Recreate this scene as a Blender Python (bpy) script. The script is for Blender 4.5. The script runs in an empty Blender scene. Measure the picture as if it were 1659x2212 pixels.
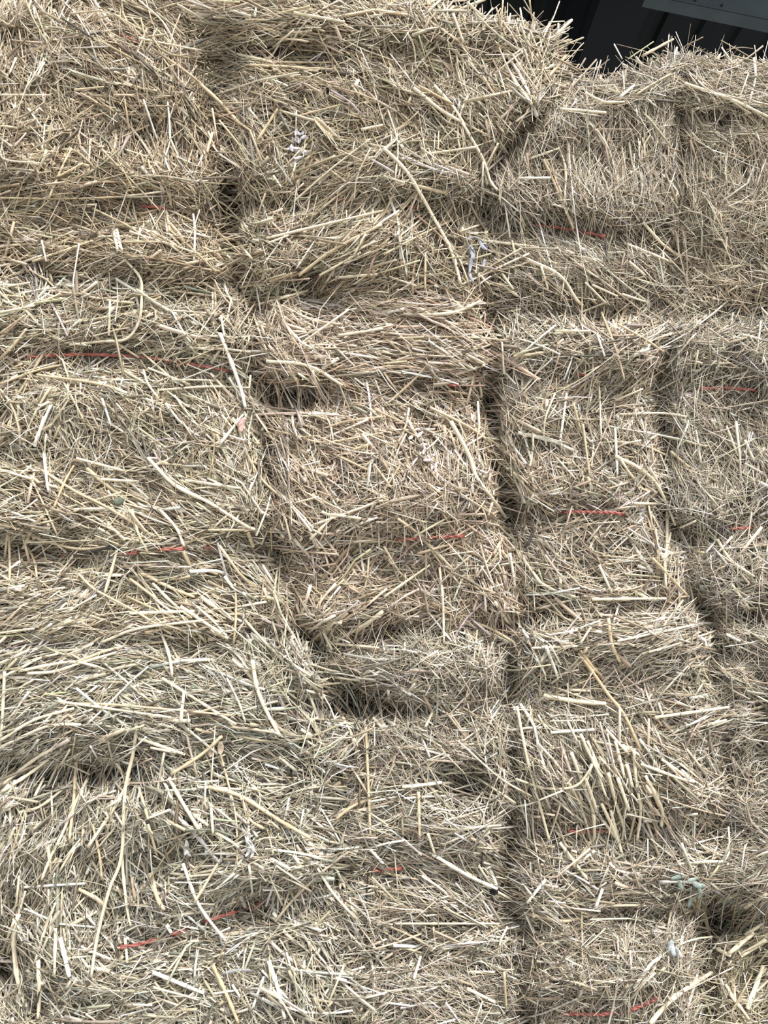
import bpy, math
import numpy as np
from mathutils import Matrix, Vector

SC = bpy.context.scene
COL = SC.collection
RNG = np.random.default_rng(7)

# ------------------------------------------------------------------ camera, sky, sun, exposure
W, H, F = 1659.0, 2212.0, 1661.0
CAM = np.array([0.0, -1.06, 0.945])
PITCH, ROLL = math.radians(6.0), math.radians(-3.4)
ROT = Matrix.Rotation(math.radians(90) + PITCH, 3, 'X') @ Matrix.Rotation(ROLL, 3, 'Z')
RM = np.array(ROT)
cd = bpy.data.cameras.new('camera'); cam = bpy.data.objects.new('camera', cd); COL.objects.link(cam)
cam.matrix_world = Matrix.Translation(Vector(CAM)) @ ROT.to_4x4()
cd.sensor_fit = 'VERTICAL'; cd.sensor_height = 36.0; cd.lens = 36.0 * F / H
cd.clip_start = 0.02; cd.clip_end = 100
SC.camera = cam

world = bpy.data.worlds.new('overcast_sky'); SC.world = world; world.use_nodes = True
nt = world.node_tree; nt.nodes.clear()
wo = nt.nodes.new('ShaderNodeOutputWorld'); bg = nt.nodes.new('ShaderNodeBackground')
tc = nt.nodes.new('ShaderNodeTexCoord'); sx = nt.nodes.new('ShaderNodeSeparateXYZ')
rp = nt.nodes.new('ShaderNodeValToRGB')
rp.color_ramp.elements[0].position = 0.0; rp.color_ramp.elements[0].color = (0.60, 0.63, 0.68, 1)
rp.color_ramp.elements[1].position = 0.9; rp.color_ramp.elements[1].color = (0.95, 1.0, 1.07, 1)
nt.links.new(tc.outputs['Generated'], sx.inputs[0]); nt.links.new(sx.outputs['Z'], rp.inputs[0])
nt.links.new(rp.outputs[0], bg.inputs[0]); nt.links.new(bg.outputs[0], wo.inputs[0])
bg.inputs[1].default_value = 0.84

sl = bpy.data.lights.new('sun_through_cloud', 'SUN'); sl.energy = 3.9; sl.angle = math.radians(30)
sl.color = (1.0, 0.995, 0.985)
so = bpy.data.objects.new('sun_through_cloud', sl); COL.objects.link(so)
so.rotation_euler = Vector((-0.50, 0.62, -1.0)).to_track_quat('-Z', 'Y').to_euler()

SC.view_settings.view_transform = 'Standard'; SC.view_settings.look = 'None'
SC.view_settings.gamma = 1.0; SC.view_settings.use_curve_mapping = False
SC.view_settings.exposure = 0.67
cy = SC.cycles
cy.debug_use_compact_bvh = True
cy.max_bounces = 4; cy.diffuse_bounces = 2; cy.glossy_bounces = 1; cy.transmission_bounces = 0
cy.caustics_reflective = False; cy.caustics_refractive = False

# ------------------------------------------------------------------ helpers
def at(px, py, Y=0.0):
    """pixel(s) of the photograph -> point(s) on the vertical plane y = Y"""
    px = np.asarray(px, float); py = np.asarray(py, float)
    d = np.stack([(px - W / 2) / F, -(py - H / 2) / F, -np.ones_like(px)], -1) @ RM.T
    t = (np.asarray(Y, float) - CAM[1]) / d[..., 1]
    return CAM + d * t[..., None]

def tag(o, label=None, cat=None, group=None, kind=None):
    if label: o['label'] = label
    if cat: o['category'] = cat
    if group: o['group'] = group
    if kind: o['kind'] = kind
    return o

def empty(name, loc):
    o = bpy.data.objects.new(name, None); COL.objects.link(o); o.location = Vector(loc)
    o.empty_display_size = 0.1
    return o

def mesh_obj(name, V, faces_flat, sizes, mat, parent=None, col=None, smooth=True):
    """one mesh object from numpy arrays; V in world space"""
    V = np.asarray(V, np.float32)
    if parent is not None: V = V - np.array(parent.matrix_basis.translation if parent.parent is None else root_loc(parent), np.float32)
    me = bpy.data.meshes.new(name)
    me.vertices.add(len(V)); me.vertices.foreach_set('co', V.ravel())
    f = np.asarray(faces_flat, np.int32).ravel(); s = np.asarray(sizes, np.int32)
    me.loops.add(len(f)); me.loops.foreach_set('vertex_index', f)
    me.polygons.add(len(s))
    st = np.zeros(len(s), np.int32); st[1:] = np.cumsum(s)[:-1]
    me.polygons.foreach_set('loop_start', st)
    me.polygons.foreach_set('use_smooth', np.full(len(s), smooth))
    if col is not None:
        a = me.attributes.new('tint', 'BYTE_COLOR', 'POINT')
        c4 = np.ones((len(V), 4), np.float32); c4[:, :3] = col
        a.data.foreach_set('color', c4.ravel())
    me.update(calc_edges=True); me.validate()
    me.materials.append(mat)
    o = bpy.data.objects.new(name, me); COL.objects.link(o)
    if parent is not None: o.parent = parent
    return o

def root_loc(o):
    p = np.zeros(3)
    while o is not None:
        p += np.array(o.location); o = o.parent
    return p

def nmat(name):
    m = bpy.data.materials.new(name); m.use_nodes = True
    n = m.node_tree.nodes; return m, n, m.node_tree.links, n['Principled BSDF']

# lattice noise ------------------------------------------------------
_lat = np.random.default_rng(3).random((256, 256))
def noise(x, y, s, seed=0):
    x = np.asarray(x) / s + 17.3 * seed; y = np.asarray(y) / s + 5.7 * seed
    xi = np.floor(x).astype(int); yi = np.floor(y).astype(int); fx = x - xi; fy = y - yi
    fx = fx * fx * (3 - 2 * fx); fy = fy * fy * (3 - 2 * fy)
    g = lambda a, b: _lat[a % 256, b % 256]
    return (g(xi, yi) * (1 - fx) + g(xi + 1, yi) * fx) * (1 - fy) + (g(xi, yi + 1) * (1 - fx) + g(xi + 1, yi + 1) * fx) * fy - 0.5

# ------------------------------------------------------------------ materials
def straw_material(name, rough=0.55, spec=0.35):
    m, n, l, p = nmat(name)
    a = n.new('ShaderNodeAttribute'); a.attribute_name = 'tint'
    t = n.new('ShaderNodeTexCoord'); z = n.new('ShaderNodeTexNoise'); z.inputs['Scale'].default_value = 160; z.inputs['Detail'].default_value = 2
    r = n.new('ShaderNodeMapRange'); r.inputs[3].default_value = 0.72; r.inputs[4].default_value = 1.25
    x = n.new('ShaderNodeMix'); x.data_type = 'RGBA'; x.blend_type = 'MULTIPLY'; x.inputs[0].default_value = 1
    l.new(t.outputs['Object'], z.inputs['Vector']); l.new(z.outputs[0], r.inputs[0])
    l.new(a.outputs['Color'], x.inputs[6]); l.new(r.outputs[0], x.inputs[7]); l.new(x.outputs[2], p.inputs['Base Color'])
    p.inputs['Roughness'].default_value = rough; p.inputs['Specular IOR Level'].default_value = spec
    return m
M_STRAW = straw_material('dry_straw', 0.5, 0.4)
M_LEAF = straw_material('dry_leaf', 0.75, 0.2)

def core_material():
    m, n, l, p = nmat('packed_hay')
    t = n.new('ShaderNodeTexCoord'); mp = n.new('ShaderNodeMapping'); mp.inputs['Scale'].default_value = (60, 60, 150)
    z = n.new('ShaderNodeTexNoise'); z.inputs['Scale'].default_value = 3; z.inputs['Detail'].default_value = 6
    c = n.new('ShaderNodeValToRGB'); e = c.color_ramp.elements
    e[0].position = 0.3; e[0].color = (0.05, 0.043, 0.032, 1); e[1].position = 0.7; e[1].color = (0.18, 0.155, 0.115, 1)  # darker than the straws: shade of the gaps put into the core colour
    b = n.new('ShaderNodeBump'); b.inputs['Strength'].default_value = 0.8
    l.new(t.outputs['Object'], mp.inputs[0]); l.new(mp.outputs[0], z.inputs['Vector']); l.new(z.outputs[0], c.inputs[0])
    l.new(c.outputs[0], p.inputs['Base Color']); l.new(z.outputs[0], b.inputs['Height']); l.new(b.outputs[0], p.inputs['Normal'])
    p.inputs['Roughness'].default_value = 0.9
    return m
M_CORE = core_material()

def twine_material():
    m, n, l, p = nmat('orange_red_twine')
    t = n.new('ShaderNodeTexCoord'); z = n.new('ShaderNodeTexNoise'); z.inputs['Scale'].default_value = 70; z.inputs['Detail'].default_value = 4
    c = n.new('ShaderNodeValToRGB'); e = c.color_ramp.elements
    e[0].position = 0.3; e[0].color = (0.30, 0.075, 0.055, 1); e[1].position = 0.75; e[1].color = (0.46, 0.16, 0.125, 1)
    l.new(t.outputs['Object'], z.inputs['Vector']); l.new(z.outputs[0], c.inputs[0]); l.new(c.outputs[0], p.inputs['Base Color'])
    p.inputs['Roughness'].default_value = 0.5
    return m
M_TWINE = twine_material()

def metal_material(name, c0, c1, rough):
    m, n, l, p = nmat(name)
    t = n.new('ShaderNodeTexCoord'); z = n.new('ShaderNodeTexNoise'); z.inputs['Scale'].default_value = 9; z.inputs['Detail'].default_value = 5
    c = n.new('ShaderNodeValToRGB'); e = c.color_ramp.elements
    e[0].position = 0.35; e[0].color = (*c0, 1); e[1].position = 0.7; e[1].color = (*c1, 1)
    l.new(t.outputs['Object'], z.inputs['Vector']); l.new(z.outputs[0], c.inputs[0]); l.new(c.outputs[0], p.inputs['Base Color'])
    p.inputs['Roughness'].default_value = rough; p.inputs['Specular IOR Level'].default_value = 0.12
    return m
M_SHEET = metal_material('charcoal_roof_sheet', (0.0045, 0.0055, 0.0055), (0.0070, 0.0085, 0.0085), 0.7)
M_RAFTER = metal_material('charcoal_steel', (0.0055, 0.0070, 0.0078), (0.0075, 0.0092, 0.0102), 0.7)
M_PURLIN = metal_material('grey_steel', (0.060, 0.073, 0.078), (0.080, 0.096, 0.102), 0.55)
M_BOLT = metal_material('dark_bolt', (0.02, 0.02, 0.02), (0.04, 0.04, 0.04), 0.5)
M_GROUND = metal_material('dusty_concrete', (0.26, 0.25, 0.23), (0.34, 0.33, 0.30), 0.9)

# ------------------------------------------------------------------ setting: yard floor and the shed roof behind
def box(x0, x1, y0, y1, z0, z1):
    v = np.array([(x, y, z) for z in (z0, z1) for y in (y0, y1) for x in (x0, x1)], float)
    f = [0, 2, 3, 1, 4, 5, 7, 6, 0, 1, 5, 4, 2, 6, 7, 3, 0, 4, 6, 2, 1, 3, 7, 5]
    return v, f, [4] * 6
def join(parts):
    V, Fc, S, k = [], [], [], 0
    for v, f, s in parts:
        V.append(np.asarray(v, float)); Fc.append(np.asarray(f).ravel() + k); S += list(s); k += len(v)
    return np.concatenate(V), np.concatenate(Fc), S
def prism(profile, axis_pts):
    """closed profile (u,w) swept from point a to point b along y: profile in x,z"""
    (ya, yb) = axis_pts; n = len(profile)
    V = [(x, ya, z) for x, z in profile] + [(x, yb, z) for x, z in profile]
    f, s = [], []
    for i in range(n):
        j = (i + 1) % n; f += [i, j, n + j, n + i]; s.append(4)
    f += list(range(n - 1, -1, -1)) + list(range(n, 2 * n)); s += [n, n]
    return np.array(V), f, s

o = mesh_obj('floor', *box(-4, 4, -5, 4, -0.06, 0.0), M_GROUND, smooth=False); tag(o, kind='structure')

ROOF_Z = 2.9
# ribbed sheet: one profile swept along y
prof = []
x = -2.2
while x < 4.2:
    prof += [(x, ROOF_Z), (x + 0.10, ROOF_Z), (x + 0.112, ROOF_Z + 0.013), (x + 0.138, ROOF_Z + 0.013)]; x += 0.15
prof += [(x, ROOF_Z), (x, ROOF_Z + 0.06), (-2.2, ROOF_Z + 0.06)]
o = mesh_obj('ceiling', *prism(prof, (0.75, 3.6)), M_SHEET, smooth=False); tag(o, kind='structure')
# broad rafter running away from the stack under the sheet, edges measured on the photo
def ray_z(px, py, z):
    d = RM @ np.array([(px - W / 2) / F, -(py - H / 2) / F, -1.0]); return CAM + d * (z - CAM[2]) / d[2]
rz = ROOF_Z - 0.20
xa = ray_z(1275, 60, rz)[0]; xb = ray_z(1385, 60, rz)[0]
o = mesh_obj('trim_1', *join([box(xa, xb, 0.75, 3.6, rz, ROOF_Z + 0.002), box(xa - 0.02, xa, 0.75, 3.6, rz + 0.06, ROOF_Z + 0.002)]), M_RAFTER, smooth=False); tag(o, kind='structure')
# lit cross member hung between rafter and eave, falling to the right
pa = at(1335, -25, 1.1); pb = at(1760, 62, 1.1)
d = (pb - pa) / np.linalg.norm(pb - pa); up = np.array([-d[2], 0, d[0]])
def beam(a, b, up, hgt, dep):
    V = [p + up * h + np.array([0, y, 0]) for p in (a, b) for h in (0, hgt) for y in (0, dep)]
    return np.array(V), [0, 1, 3, 2, 4, 6, 7, 5, 0, 4, 5, 1, 2, 3, 7, 6, 0, 2, 6, 4, 1, 5, 7, 3], [4] * 6
pur = mesh_obj('trim_2', *join([beam(pa, pb, up, 0.09, 0.004), beam(pa, pb, up, 0.004, 0.05), beam(pa + up * 0.086, pb + up * 0.086, up, 0.004, 0.05), beam(pa - np.array([0, 0.004, 0]), pb - np.array([0, 0.004, 0]), up, 0.003, 0.008)]), M_PURLIN, smooth=False)
tag(pur, kind='structure')
def disc(c, r, h, n=10):
    a = np.arange(n) * 2 * math.pi / n
    ring = np.stack([np.cos(a) * r, 0 * a, np.sin(a) * r], 1)
    V = np.concatenate([c + ring, c + ring + [0, -h, 0]])
    f, s = [], []
    for i in range(n): f += [i, (i + 1) % n, n + (i + 1) % n, n + i]; s.append(4)
    f += list(range(n, 2 * n)); s.append(n)
    return V, f, s
for px, py in ((1502, 1), (1559, 12)):
    mesh_obj('bolt', *disc(at(px, py, 1.097), 0.0035, 0.003), M_BOLT, parent=pur)

# ------------------------------------------------------------------ the stack: outlines of the bales on its front
def interp(poly):
    a = np.array(poly, float)
    return lambda t: np.interp(t, a[:, 0], a[:, 1])
# seams between the columns, (y, x)
S_LEFT = interp([(-300, -90), (3000, -90)])
S_LM = interp([(-300, 478), (0, 480), (150, 500), (400, 503), (510, 512), (650, 545), (850, 575), (1050, 590), (1250, 607), (1450, 680), (1650, 712), (1850, 720), (2300, 726), (3000, 730)])
S_MR = interp([(-300, 1222), (200, 1220), (260, 1165), (330, 1085), (450, 1052), (600, 1046), (850, 1066), (1000, 1076), (1120, 1096), (1300, 1112), (1480, 1112), (1650, 1105), (1850, 1100), (2000, 1116), (2212, 1130), (3000, 1150)])
S_RF = interp([(-300, 1475), (300, 1470), (500, 1452), (680, 1440), (850, 1434), (1000, 1440), (1130, 1450), (1300, 1512), (1500, 1562), (1700, 1560), (1900, 1532), (2212, 1526), (3000, 1526)])
S_RIGHT = interp([(-300, 1960), (3000, 1960)])
T_A = interp([(-90, 45), (60, 38), (200, 55), (300, 78), (380, 135), (440, 200), (500, 290), (560, 330)])
T_M = interp([(470, -40), (900, -40), (930, 0), (960, 22), (1000, 36), (1060, 48), (1120, 54), (1165, 66), (1190, 92), (1205, 130), (1226, 185)])
T_R = interp([(1040, 170), (1225, 172), (1260, 178), (1290, 182), (1340, 172), (1400, 152), (1440, 130), (1480, 122), (1560, 136)])
T_F = interp([(1400, 130), (1480, 124), (1540, 130), (1600, 142), (1660, 142), (1960, 150)])
H_1, H_2, H_3 = 640, 1370, 2090
def lvl(v): return interp([(-200, v), (2200, v)])

BALES = {}
def bale(key, label, xl, xr, yt, yb, base=0.0, D=0.042, R=(62, 50), tw=(), tint=(1, 1, 1), y0=None, y1=None):
    BALES[key] = dict(key=key, label=label, xl=xl, xr=xr, yt=yt, yb=yb, base=base, D=D, R=R, tw=[(interp(p), v) for p, v in tw], twp=tw, tint=np.array(tint), y0=y0, y1=y1)

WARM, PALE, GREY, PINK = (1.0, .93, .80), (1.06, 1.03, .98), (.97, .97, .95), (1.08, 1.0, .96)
def on_top(x):                      # where the underside of a bale resting on the leftmost column, set back, is seen
    z = at(x, T_A(x), 0.0)[..., 2] + 0.004
    y = np.asarray(T_A(x), float) + 60
    for _ in range(6): y = y + (at(x, y, 0.27)[..., 2] - z) / 0.00075
    return y
bale('B', 'hay bale set back behind the others, its shaded end along the top left edge', S_LEFT, interp([(-400, 528), (3000, 534)]), lvl(-170), on_top, base=-0.27, R=(40, 30), tint=(.84, .77, .66), y0=-170, y1=470)  # browner hay, tint also darkened to carry the shade of the recess
bale('A1', 'rounded hay bale topping the leftmost column, its shoulder dropping into the dark gap', S_LEFT, S_LM, T_A, lvl(610), tint=(.93, .86, .76), y0=20, y1=610, R=(100, 60),
     tw=[([(-90, 92), (200, 62), (260, 74), (330, 106), (400, 152), (450, 205), (500, 270)], [(255, 300), (350, 404)]),
         ([(-90, 440), (150, 432), (340, 448), (420, 465), (520, 480)], [(300, 362)])])
bale('A2', 'hay bale second from the top of the leftmost column, long red twine line across it', S_LEFT, S_LM, lvl(610), lvl(1400), base=0.012, tint=(1.03, 1.0, .93), y0=610, y1=1400,
     tw=[([(-90, 790), (100, 768), (180, 765), (260, 768), (340, 775), (420, 788), (500, 802), (590, 815)], [(55, 500)]),
         ([(-90, 1190), (80, 1198), (150, 1200), (280, 1196), (350, 1187), (450, 1183), (620, 1180)], [(20, 80), (128, 150), (262, 300), (340, 400), (440, 465)])])
bale('A3', 'hay bale at the bottom left, fan of long straws and a rising red twine', S_LEFT, S_LM, lvl(1400), lvl(2255), base=0.03, tint=(.95, .965, .94), y0=1400, y1=2255,
     tw=[([(-90, 1640), (60, 1655), (200, 1665), (300, 1672), (420, 1665), (720, 1650)], []),
         ([(-90, 2095), (150, 2062), (290, 2042), (340, 2030), (380, 2015), (460, 1985), (560, 1953), (730, 1930)], [(255, 345), (368, 400), (440, 515), (530, 566)])])
bale('A4', 'hay bale on the ground under the leftmost column', S_LEFT, S_LM, lvl(2255), lvl(2910), base=0.03, y0=2255, y1=2910)
bale('M1', 'broad hay bale at the top centre, overlapping the dark roof with a rounded right edge', S_LM, S_MR, T_M, lvl(H_1), base=0.01, D=.03, tint=(1.0, .95, .86), y0=-60, y1=H_1,
     tw=[([(480, 118), (1240, 118)], []),
         ([(500, 445), (700, 434), (740, 430), (800, 432), (850, 440), (900, 450), (1060, 470)], [(725, 768), (862, 908)])])
bale('M2', 'hay bale in the middle of the stack above the dark overhang, short red twine', S_LM, S_MR, lvl(H_1), lvl(H_2), base=0.012, tint=(1.10, 1.02, .97), y0=H_1, y1=H_2,  # tint raised: the brighter exposure at the centre put into the hay colour
     tw=[([(560, 850), (700, 858), (830, 845), (960, 832), (1070, 832)], [(960, 992)]),
         ([(590, 1192), (700, 1182), (830, 1170), (940, 1160), (1010, 1158), (1110, 1150)], [(848, 1008)])])
bale('M3', 'centre hay bale directly under the dark overhang, greyer than the one above', S_LM, S_MR, lvl(H_2), lvl(H_3), base=0.0, tint=(.98, .97, .95), y0=H_2, y1=H_3,
     tw=[([(680, 1500), (800, 1525), (900, 1555), (1000, 1550), (1115, 1540)], []),
         ([(715, 1892), (790, 1882), (870, 1876), (1110, 1858)], [(796, 872)])])
bale('M4', 'bottom hay bale of the centre column, only its top strip in view', S_LM, S_MR, lvl(H_3), lvl(2920), base=0.015, tint=(.96, .95, .93), y0=H_3, y1=2920)
bale('R1', 'hay bale topping the third column, sagging crest of upright straws against the dark roof', S_MR, S_RF, T_R, lvl(660), base=0.0, D=.022, tint=(.98, .95, .91), y0=90, y1=660, R=(85, 60),
     tw=[([(1040, 475), (1150, 485), (1210, 492), (1260, 502), (1310, 512), (1460, 525)], [(1148, 1312)])])
bale('R2', 'hay bale second from the top of the third column, with two short red twine glimpses', S_MR, S_RF, lvl(660), lvl(1310), base=0.005, tint=(1.05, 1.01, .97), y0=660, y1=1310,
     tw=[([(1055, 800), (1240, 806), (1290, 818), (1442, 825)], [(1243, 1292)]),
         ([(1085, 1112), (1180, 1110), (1240, 1106), (1330, 1108), (1350, 1112), (1460, 1122)], [(1212, 1348)])])
bale('R3', 'hay bale in the third column with a sheaf of long straws hanging down its face', S_MR, S_RF, lvl(1310), lvl(1985), base=0.006, tint=(.98, .96, .93), y0=1310, y1=1985,
     tw=[([(1100, 1468), (1570, 1460)], [(1266, 1306)]), ([(1090, 1802), (1220, 1797), (1330, 1795), (1560, 1790)], [(1222, 1322)])])
bale('R4', 'bottom hay bale of the third column, bright bent red twine across it', S_MR, S_RF, lvl(1985), lvl(2920), base=0.01, tint=(.95, .93, .90), y0=1985, y1=2920,
     tw=[([(1110, 2186), (1210, 2190), (1300, 2192), (1360, 2182), (1405, 2164), (1430, 2150), (1535, 2130)], [(1208, 1428)])])
bale('F1', 'hay bale at the top of the rightmost column, fine wispy straws along its crest', S_RF, S_RIGHT, T_F, lvl(690), base=-0.005, tint=(.97, .93, .87), y0=90, y1=690,
     tw=[([(1440, 245), (1560, 268), (1960, 290)], []), ([(1440, 545), (1960, 560)], [])])
bale('F2', 'hay bale second from top in the rightmost column, thin red twine high on it', S_RF, S_RIGHT, lvl(690), lvl(1318), base=0.0, tint=(.97, .96, .94), y0=690, y1=1318,
     tw=[([(1425, 850), (1500, 842), (1560, 838), (1630, 842), (1960, 852)], [(1510, 1634)]), ([(1440, 1152), (1560, 1143), (1620, 1140), (1960, 1130)], [(1575, 1626)])])
bale('F3', 'hay bale third from top in the rightmost column, above the dark hole', S_RF, S_RIGHT, lvl(1318), lvl(1965), base=0.0, tint=(.96, .95, .93), y0=1318, y1=1965,
     tw=[([(1500, 1440), (1960, 1430)], []), ([(1520, 1790), (1960, 1790)], [])])
bale('F4', 'bottom hay bale of the rightmost column, cut straw ends fanning out', S_RF, S_RIGHT, lvl(1965), lvl(2920), base=-0.005, tint=(.99, .97, .88), y0=1965, y1=2920)

# pits (negative) and bulges of the hay face: x, y, rx, ry, metres
PITS = np.array([
    (1130, 300, 70, 60, .035), (1190, 230, 60, 60, .03), (1075, 400, 40, 60, .015),
    (478, 140, 40, 60, -.05), (500, 430, 16, 90, -.07), (508, 520, 12, 50, -.04), (560, 400, 50, 25, -.02), (640, 860, 60, 22, -.05), (590, 850, 25, 30, -.04),
    (690, 660, 55, 45, -.035), (650, 615, 50, 16, -.03), (820, 1530, 95, 20, -.06), (760, 1500, 40, 30, -.04), (820, 1365, 60, 25, -.04), (1066, 900, 11, 90, -.045),
    (1100, 1085, 22, 45, -.052), (1140, 1115, 60, 14, -.03), (1110, 1345, 70, 18, -.05), (1085, 1400, 40, 30, -.03), (1010, 1700, 45, 40, -.05), (1560, 1985, 70, 45, -.07),
    (1520, 2090, 30, 90, -.05), (1620, 2110, 70, 50, -.03), (1640, 1340, 60, 22, -.05), (1600, 1410, 50, 25, -.03), (1445, 1080, 16, 80, -.024), (1430, 870, 26, 36, -.018),
    (190, 1672, 110, 16, -.04), (20, 1655, 60, 18, -.03), (600, 1190, 30, 30, -.03), (1055, 460, 50, 30, -.015), (1090, 1960, 30, 50, -.03), (1640, 1550, 14, 100, -.03),
    (30, 1190, 90, 12, -.025), (1560, 255, 110, 22, -.03), (1215, 200, 16, 45, -.03), (590, 112, 90, 18, -.03), (470, 130, 40, 50, -.02), (10, 2090, 30, 60, -.05), (1310, 690, 70, 20, -.02), (1490, 1165, 60, 25, -.03),
    (900, 1040, 120, 90, .012), (820, 210, 200, 60, .014), (280, 200, 170, 60, .012), (270, 560, 250, 60, .012), (330, 1340, 280, 60, .014), (200, 1560, 220, 60, .02),
    (350, 1800, 220, 90, .014), (1300, 1600, 120, 90, .012), (1250, 560, 140, 50, .012), (760, 1000, 150, 70, .01), (740, 520, 140, 60, .012), (650, 740, 20, 120, .0), (1000, 1440, 120, 50, .012),
    (1300, 1360, 150, 40, .014), (1400, 240, 110, 60, .014), (880, 60, 120, 40, .012)], float)

def surf(b, x, y, fine=True):
    """how far (m) the hay face of bale b stands out of the plane y = 0 towards the viewer, at pixel x, y"""
    x = np.asarray(x, float); y = np.asarray(y, float)
    def edge(s, R):
        q = np.clip(1 - s / R, 0, 1)
        return (1 - q ** 2.2) - np.clip(-s / R, 0, 3) * .8
    wob = 34 * noise(y, y * 0 + 9, 70, 1) + 16 * noise(y, y * 0 + 3, 24, 2)
    sx = np.minimum(x - b['xl'](y) - wob, b['xr'](y) + wob - x); top = y - b['yt'](x); bot = b['yb'](x) - y
    sl = np.minimum(edge(top, b['R'][1] * 1.1), edge(bot, b['R'][1]))
    h = b['base'] - b['D'] * np.clip(.62 + 1.5 * noise(x * .3, y, 85, 4), .15, 1.3) * (1 - edge(sx, b['R'][0])) - 0.35 * b['D'] * (1 - sl)
    for f, vis in b['tw']:
        deep = 1.0 if vis else 0.45
        dy = y - f(x)
        var = np.clip(0.55 + 1.5 * noise(x, y * 0 + f(x), 130, 6), .1, 1.3)
        h -= 0.020 * deep * var * np.exp(-(np.where(dy < 0, dy / 24, dy / 46)) ** 2)
        h += 0.010 * deep * np.exp(-((dy + 75) / 50) ** 2)
    for px, py, rx, ry, a in PITS:
        q = ((x - px) / rx) ** 2 + ((y - py) / ry) ** 2
        h += (a * 1.35 if a < -.03 else a) * np.exp(-q)
    sd = len(b['key']) + ord(b['key'][0]) + (ord(b['key'][1]) if len(b['key']) > 1 else 0)
    h += 0.030 * noise(x, y * 1.4, 150, sd)
    # flakes: the pressed layers end in small overhanging steps, broken up into patches
    ang = 1.6 * noise(x, y, 260, sd + 11)
    q = (y * np.cos(ang) + x * np.sin(ang) + 70 * noise(x, y, 90, sd + 7)) / 88.0
    q = q - np.floor(q)
    h += 0.030 * np.clip(0.25 + 1.7 * noise(x, y, 140, sd + 9), 0, 1) * (np.minimum(q, (1 - q) * 6) - .4)
    if fine: h += 0.012 * noise(x, y * 1.3, 46, sd + 3) + 0.006 * noise(x, y, 20, sd + 5)
    return h

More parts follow.
